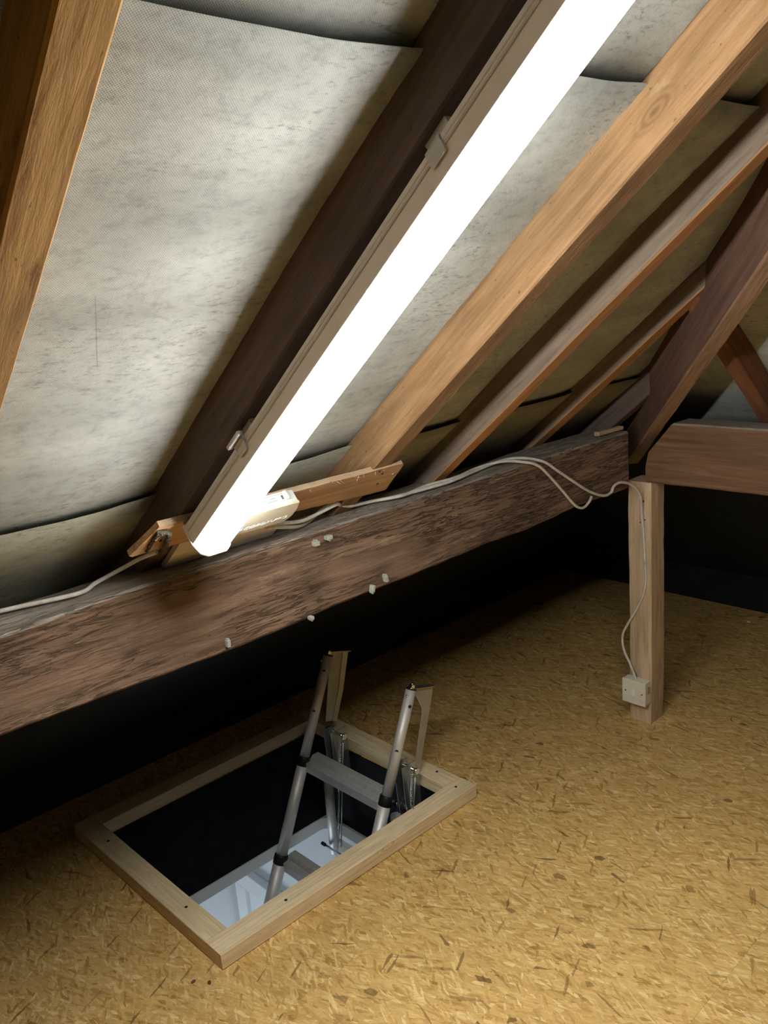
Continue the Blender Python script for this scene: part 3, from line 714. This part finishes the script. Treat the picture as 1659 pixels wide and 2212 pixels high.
# dark well and white lining ring, plaster ceiling of the landing below
RZ = -.305
RX0, RX1, RY0, RY1 = .93, 1.628, 1.68, 2.205
bm = bmesh.new()
def quad(bm, a, b_, c, d): return bm.faces.new([bm.verts.new(q) for q in (a, b_, c, d)])
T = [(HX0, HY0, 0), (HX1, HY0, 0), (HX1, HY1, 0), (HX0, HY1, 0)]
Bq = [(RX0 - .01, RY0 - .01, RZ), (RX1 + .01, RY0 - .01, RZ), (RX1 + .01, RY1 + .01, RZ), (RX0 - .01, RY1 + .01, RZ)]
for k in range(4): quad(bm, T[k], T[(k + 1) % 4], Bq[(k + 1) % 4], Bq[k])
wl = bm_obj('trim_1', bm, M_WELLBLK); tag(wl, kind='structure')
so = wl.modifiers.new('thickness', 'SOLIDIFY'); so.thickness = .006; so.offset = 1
# rounded rim ring
def rrect(x0, x1, y0, y1, r, n=6):
    out = []
    for cx_, cy_, a0 in ((x1 - r, y1 - r, 0), (x0 + r, y1 - r, 90), (x0 + r, y0 + r, 180), (x1 - r, y0 + r, 270)):
        for k in range(n + 1):
            a = math.radians(a0 + 90 * k / n); out.append((cx_ + r * math.cos(a), cy_ + r * math.sin(a)))
    return out
bm = bmesh.new(); o1 = rrect(RX0 - .03, RX1 + .03, RY0 - .03, RY1 + .03, .05); i1 = rrect(RX0, RX1, RY0, RY1, .032)
def ring(lst, z): return [bm.verts.new((x, y, z)) for x, y in lst]
a, b_, c, d = ring(o1, RZ + .0), ring(i1, RZ), ring(i1, RZ - .042), ring(o1, RZ - .042)
K = len(a)
for A, B in ((a, b_), (b_, c), (c, d), (d, a)):
    for k in range(K): bm.faces.new((A[k], A[(k + 1) % K], B[(k + 1) % K], B[k]))
rim = bm_obj('trim_2', bm, M_WHITE); tag(rim, kind='structure')
# landing room under the hatch
LX0, LX1, LY0, LY1, LZ0 = -.9, 1.70, .2, 3.0, -2.75
bm = bmesh.new()
for lo, hi in (((LX0, LY0), (RX0 - .02, LY1)), ((RX1 + .02, LY0), (LX1, LY1)), ((RX0 - .02, LY0), (RX1 + .02, RY0 - .02)), ((RX0 - .02, RY1 + .02), (RX1 + .02, LY1))):
    add_box(bm, (lo[0], lo[1], RZ - .040), (hi[0], hi[1], RZ - .025))
tag(bm_obj('ceiling_landing', bm, M_WHITE), kind='structure')
for nm, lo, hi in (('wall_landing_right', (LX1, LY0, LZ0), (LX1 + .06, LY1 + .06, RZ - .03)), ('wall_landing_back', (LX0, LY1, LZ0), (LX1, LY1 + .06, RZ - .03)),
                   ('wall_landing_left', (LX0 - .06, LY0 - .06, LZ0), (LX0, LY1 + .06, RZ - .03)), ('wall_landing_front', (LX0, LY0 - .06, LZ0), (LX1 + .06, LY0, RZ - .03))):
    tag(box(nm, lo, hi, M_WHITE), kind='structure')
tag(box('floor_landing', (LX0 - .06, LY0 - .06, LZ0 - .05), (LX1 + .06, LY1 + .06, LZ0), M_CARPET), kind='structure')
# door in the right landing wall
DH = -.985; DY1 = 2.90; DY0 = 2.12
door = box('door_1', (LX1 - .016, DY0, LZ0), (LX1 - .001, DY1, DH), M_DOORP, None, .001); tag(door, kind='structure')
for y0, y1 in ((DY0 + .10, (DY0 + DY1) / 2 - .04), ((DY0 + DY1) / 2 + .04, DY1 - .10)):
    bm = bmesh.new()
    z0, z1 = DH - .62, DH - .10; t = .012
    for lo, hi in (((y0, z0), (y1, z0 + t)), ((y0, z1 - t), (y1, z1)), ((y0, z0 + t), (y0 + t, z1 - t)), ((y1 - t, z0 + t), (y1, z1 - t))):
        add_box(bm, (LX1 - .026, lo[0], lo[1]), (LX1 - .0155, hi[0], hi[1]))
    bm_obj('panel_moulding', bm, M_DOORP, door)
    box('door_panel', (LX1 - .019, y0 + .02, z0 + .02), (LX1 - .0155, y1 - .02, z1 - .02), M_DOORP, door, .001)
bm = bmesh.new()
add_box(bm, (LX1 - .036, DY0 - .09, DH), (LX1 - .001, DY1 + .075, DH + .085), None, .003)
add_box(bm, (LX1 - .036, DY1, LZ0), (LX1 - .001, DY1 + .075, DH), None, .003)
add_box(bm, (LX1 - .036, DY0 - .09, LZ0), (LX1 - .001, DY0, DH), None, .003)
tag(bm_obj('trim_3', bm, M_WHITE), kind='structure')
# hatch lid hanging open from the far edge of the lining
hl_ = empty('trapdoor', (1.625, 1.95, RZ - .03)); tag(hl_, 'white hatch lid hanging open below the far edge of the opening', 'trapdoor')
box('lid_panel', (1.602, 1.72, -.86), (1.618, 2.14, RZ - .050), M_WHITE, hl_, .002)
box('top_rail', (1.575, 1.72, RZ - .085), (1.6015, 2.10, RZ - .050), M_WHITE, hl_, .006)

# ================================================================== LOFT LADDER
YL, YR = 2.09, 1.72
lad = empty('loft_ladder', (1.50, 1.905, .02)); tag(lad, 'telescopic aluminium loft ladder standing in the open hatch with black collars', 'ladder')
dirx = .455                                   # dx per dz of the stiles
def sp(x0, z0, z): return x0 + (z - z0) * dirx
def rail(y, topz, topx):
    z1, z2, z3 = .030, -.262, -.56
    pts = [(topz, .0160), (z1, .0160)], [(z1, .0185), (z2, .0185)], [(z2, .0212), (z3, .0212)], [(z3, .0228), (-.86, .0228)], [(-.86, .0244), (-1.16, .0244)], [(-1.16, .0265), (-2.745, .0265)]
    for (za, ra), (zb, rb) in pts:
        tube('stile', [(sp(topx, topz, za), y, za), (sp(topx, topz, zb), y, zb)], ra, M_ALU, lad, 20)
    ax = V((dirx, 0, 1)).normalized()
    for zc_, r in ((z1, .0205), (z2, .0230), (z3, .025), (-.86, .027), (-1.16, .029)):
        cx_ = sp(topx, topz, zc_); c = V((cx_, y, zc_))
        o = tube('collar', [c - ax * .019, c - ax * .017, c + ax * .008, c + ax * .012], [r * .95, r, r, r * .92], M_PLASTIC_BLK, lad, 20)
        sgn = -1 if y < 1.9 else 1
        q = V((cx_ + .012, y + sgn * .018, zc_ - .006)); tube('lug', [q - ax * .010, q + ax * .008], .010, M_PLASTIC_BLK, o, 12)
    # cap, bolt
    c = V((topx, y, topz))
    o = tube('cap', [c, c + ax * .003], .0163, M_PLASTIC_BLK, lad, 20)
    tube('washer', [c + ax * .003, c + ax * .006], .0125, M_CHROME, o, 16)
    tube('bolt', [c + ax * .006, c + ax * .015], .0098, M_CHROME, o, 6, smooth=False)
    tube('stud', [c + ax * .015, c + ax * .019], .0055, M_CHROME, o, 10)
    q = c - ax * .014 + V((-.012, .010 if y > 1.9 else -.004, 0)); tube('rivet', [q, q + V((-.006, .003, .001))], .0045, M_CHROME, lad, 10)
    for zz in (-.045, -.178):
        q = c + ax * zz; nrm = V((-.75, -.60, .0)).normalized() if zz > -.1 else V((-.85, -.52, 0)).normalized()
        if y < 1.9: nrm = V((-.35, -.93, 0)).normalized() if zz > -.1 else V((-.80, -.60, 0)).normalized()
        tube('lock_hole', [q + nrm * .0150, q + nrm * .0168], .0052, M_HOLE, lad, 12)
rail(YR, .330, 1.630); rail(YL, .343, 1.622)
# rungs (ribbed step profile)
def rung(zc_, topz=.336, topx=1.626, w0=.0, r=.02):
    x = sp(topx, topz, zc_) + .014
    prof = [(-.026, -.022), (-.026, .007), (-.023, .009), (-.004, .009), (.001, .018), (.006, .024), (.030, .024), (.033, .020), (.033, -.010), (-.016, -.026)]
    bm = bmesh.new(); ya, yb = YR + r * .75, YL - r * .75
    A = [bm.verts.new((x + a_, ya, zc_ + z_ - .004)) for a_, z_ in prof]; B = [bm.verts.new((x + a_, yb, zc_ + z_ - .004)) for a_, z_ in prof]
    K = len(prof); 
    for k in range(K): bm.faces.new((A[k], A[(k + 1) % K], B[(k + 1) % K], B[k]))
    bm.faces.new(A); bm.faces.new(B[::-1]); bmesh.ops.bevel(bm, geom=list(bm.edges), offset=.0008, segments=1, affect='EDGES')
    o = bm_obj('rung', bm, M_ALU_D, lad)
    for dx_ in (-.020, -.014, -.009, .009, .015, .021, .026):
        zt = .0092 if dx_ < 0 else .0242
        box('rib', (x + dx_, ya + .006, zc_ + zt - .0045), (x + dx_ + .0025, yb - .006, zc_ + zt - .0028), M_ALU_D, o)
for z in (.022, -.272, -.57, -.87, -1.17): rung(z)
# flag plates from the stile tops to the hinge
flR = [(1.640, .330), (1.722, .305), (1.702, .239), (1.668, .144), (1.640, .060), (1.616, .068), (1.642, .157), (1.668, .240), (1.668, .255), (1.651, .296), (1.640, .315)]
prism('support_plate', flR, YR - .0015, YR + .0015, M_PLATE, lad)
o = prism('support_plate', [(1.634, .352), (1.702, .330), (1.664, .206), (1.624, .108), (1.584, .122), (1.608, .244)], YL - .0015, YL + .0015, M_PLATE, lad)
prism('flange', [(1.682, .335), (1.704, .328), (1.667, .204), (1.627, .106), (1.610, .113), (1.647, .209)], YL - .0048, YL - .002, M_ZINC, o)
prism('top_tab', [(1.628, .358), (1.708, .333), (1.708, .329), (1.628, .354)], YL - .014, YL + .004, M_ZINC, o)
prism('top_tab', [(1.640, .333), (1.722, .309), (1.722, .306), (1.640, .330)], YR - .012, YR + .012, M_ZINC, lad)
# hinge brackets screwed to the far side of the well
for y0, sg in ((2.075, 1), (1.745, -1)):
    br = prism('hinge_bracket', [(1.566, .098), (1.636, .098), (1.636, -.12), (1.600, -.13), (1.572, -.05)], y0 - .026, y0 - .023, M_ZINC, lad)
    prism('side_plate', [(1.560, .104), (1.600, .104), (1.612, .03), (1.606, -.12), (1.575, -.12), (1.566, -.02)], y0 + .002, y0 + .005, M_ZINC, br)
    prism('side_plate', [(1.590, .085), (1.634, .085), (1.634, -.14), (1.590, -.14)], y0 + .020, y0 + .023, M_ZINC, br)
    tube('pivot_pin', [(1.606, y0 - .040, .078), (1.606, y0 + .036, .078)], .0055, M_CHROME, br, 14)
    for q in (y0 - .046, y0 - .016, y0 + .012, y0 + .034):
        tube('bolt_head', [(1.606, q - .004, .078), (1.606, q + .004, .078)], .0098, M_CHROME, br, 12)
    tube('pivot_pin', [(1.596, y0 - .032, -.03), (1.596, y0 + .03, -.03)], .0045, M_CHROME, br, 12)
    tube('hub', [(1.592, y0 - .020, -.055), (1.592, y0 + .016, -.055)], .021, M_PLASTIC_BLK, br, 20)
    for q in (y0 - .024, y0 + .018):
        tube('guide_rod', [(1.580, q, .070), (1.586, q, -.02)], .0022, M_CHROME, br, 8)
        tube('guide_rod', [(1.570, q - .004, -.035), (1.574, q - .004, -.115)], .0022, M_CHROME, br, 8)
    tube('arm_tube', [(1.560, y0 + .004 - (.0 if sg > 0 else -.01), -.075), (1.572, y0 + .028, -.372)], .0160, M_ALU, br, 20)
    # spring
    ys_ = y0 - .038; bm = bmesh.new(); pts = []; turns = 84
    for k in range(turns * 8 + 1):
        t = k / (turns * 8); a = 2 * math.pi * k / 8
        pts.append((1.596 + .0046 * math.cos(a) - .012 * t, ys_ + .058 * t + .0046 * math.sin(a), .066 - .41 * t))
    add_tube(bm, pts, .0014, 5)
    bm_obj('spring', bm, M_CHROME, br, smooth=True)
    tube('spring_rod', [(1.600, ys_ - .007, .060), (1.590, ys_ + .050, -.36)], .0024, M_ZINC, br, 8)
tube('cross_rod', [(1.548, 2.125, -.340), (1.548, 1.70, -.340)], .0042, M_CHROME, lad, 12)
for y in (2.128, 1.698): tube('rod_tip', [(1.548, y - .008, -.340), (1.548, y + .008, -.340)], .0062, M_PLASTIC_BLK, lad, 12)

# a few loose chips beside the frame corner and a white crumb near the far wall
for i, (x, y, lab_) in enumerate(((.742, 1.575, 'small brown wood chip on the strand board just left of the near frame corner'),
                             (.765, 1.545, 'tiny round brown chip on the strand board closest to the near frame corner'),
                             (3.40, 1.50, 'tiny white crumb on the floor against the black end wall'))):
    bm = bmesh.new(); bmesh.ops.create_icosphere(bm, subdivisions=1, radius=.0045 if i < 2 else .006)
    for v in bm.verts: v.co = V((v.co.x * 1.5, v.co.y, v.co.z * .45)) * (1 + .35 * mnoise.noise(v.co * 400))
    o = bm_obj('wood_chip' if i < 2 else 'plaster_crumb', bm, W_DEBRIS if i < 2 else M_WHITE, None, Matrix.Translation((x, y, .0015)) @ Matrix.Rotation(i * 1.1, 4, 'Z'))
    tag(o, lab_, 'chip' if i < 2 else 'crumb')
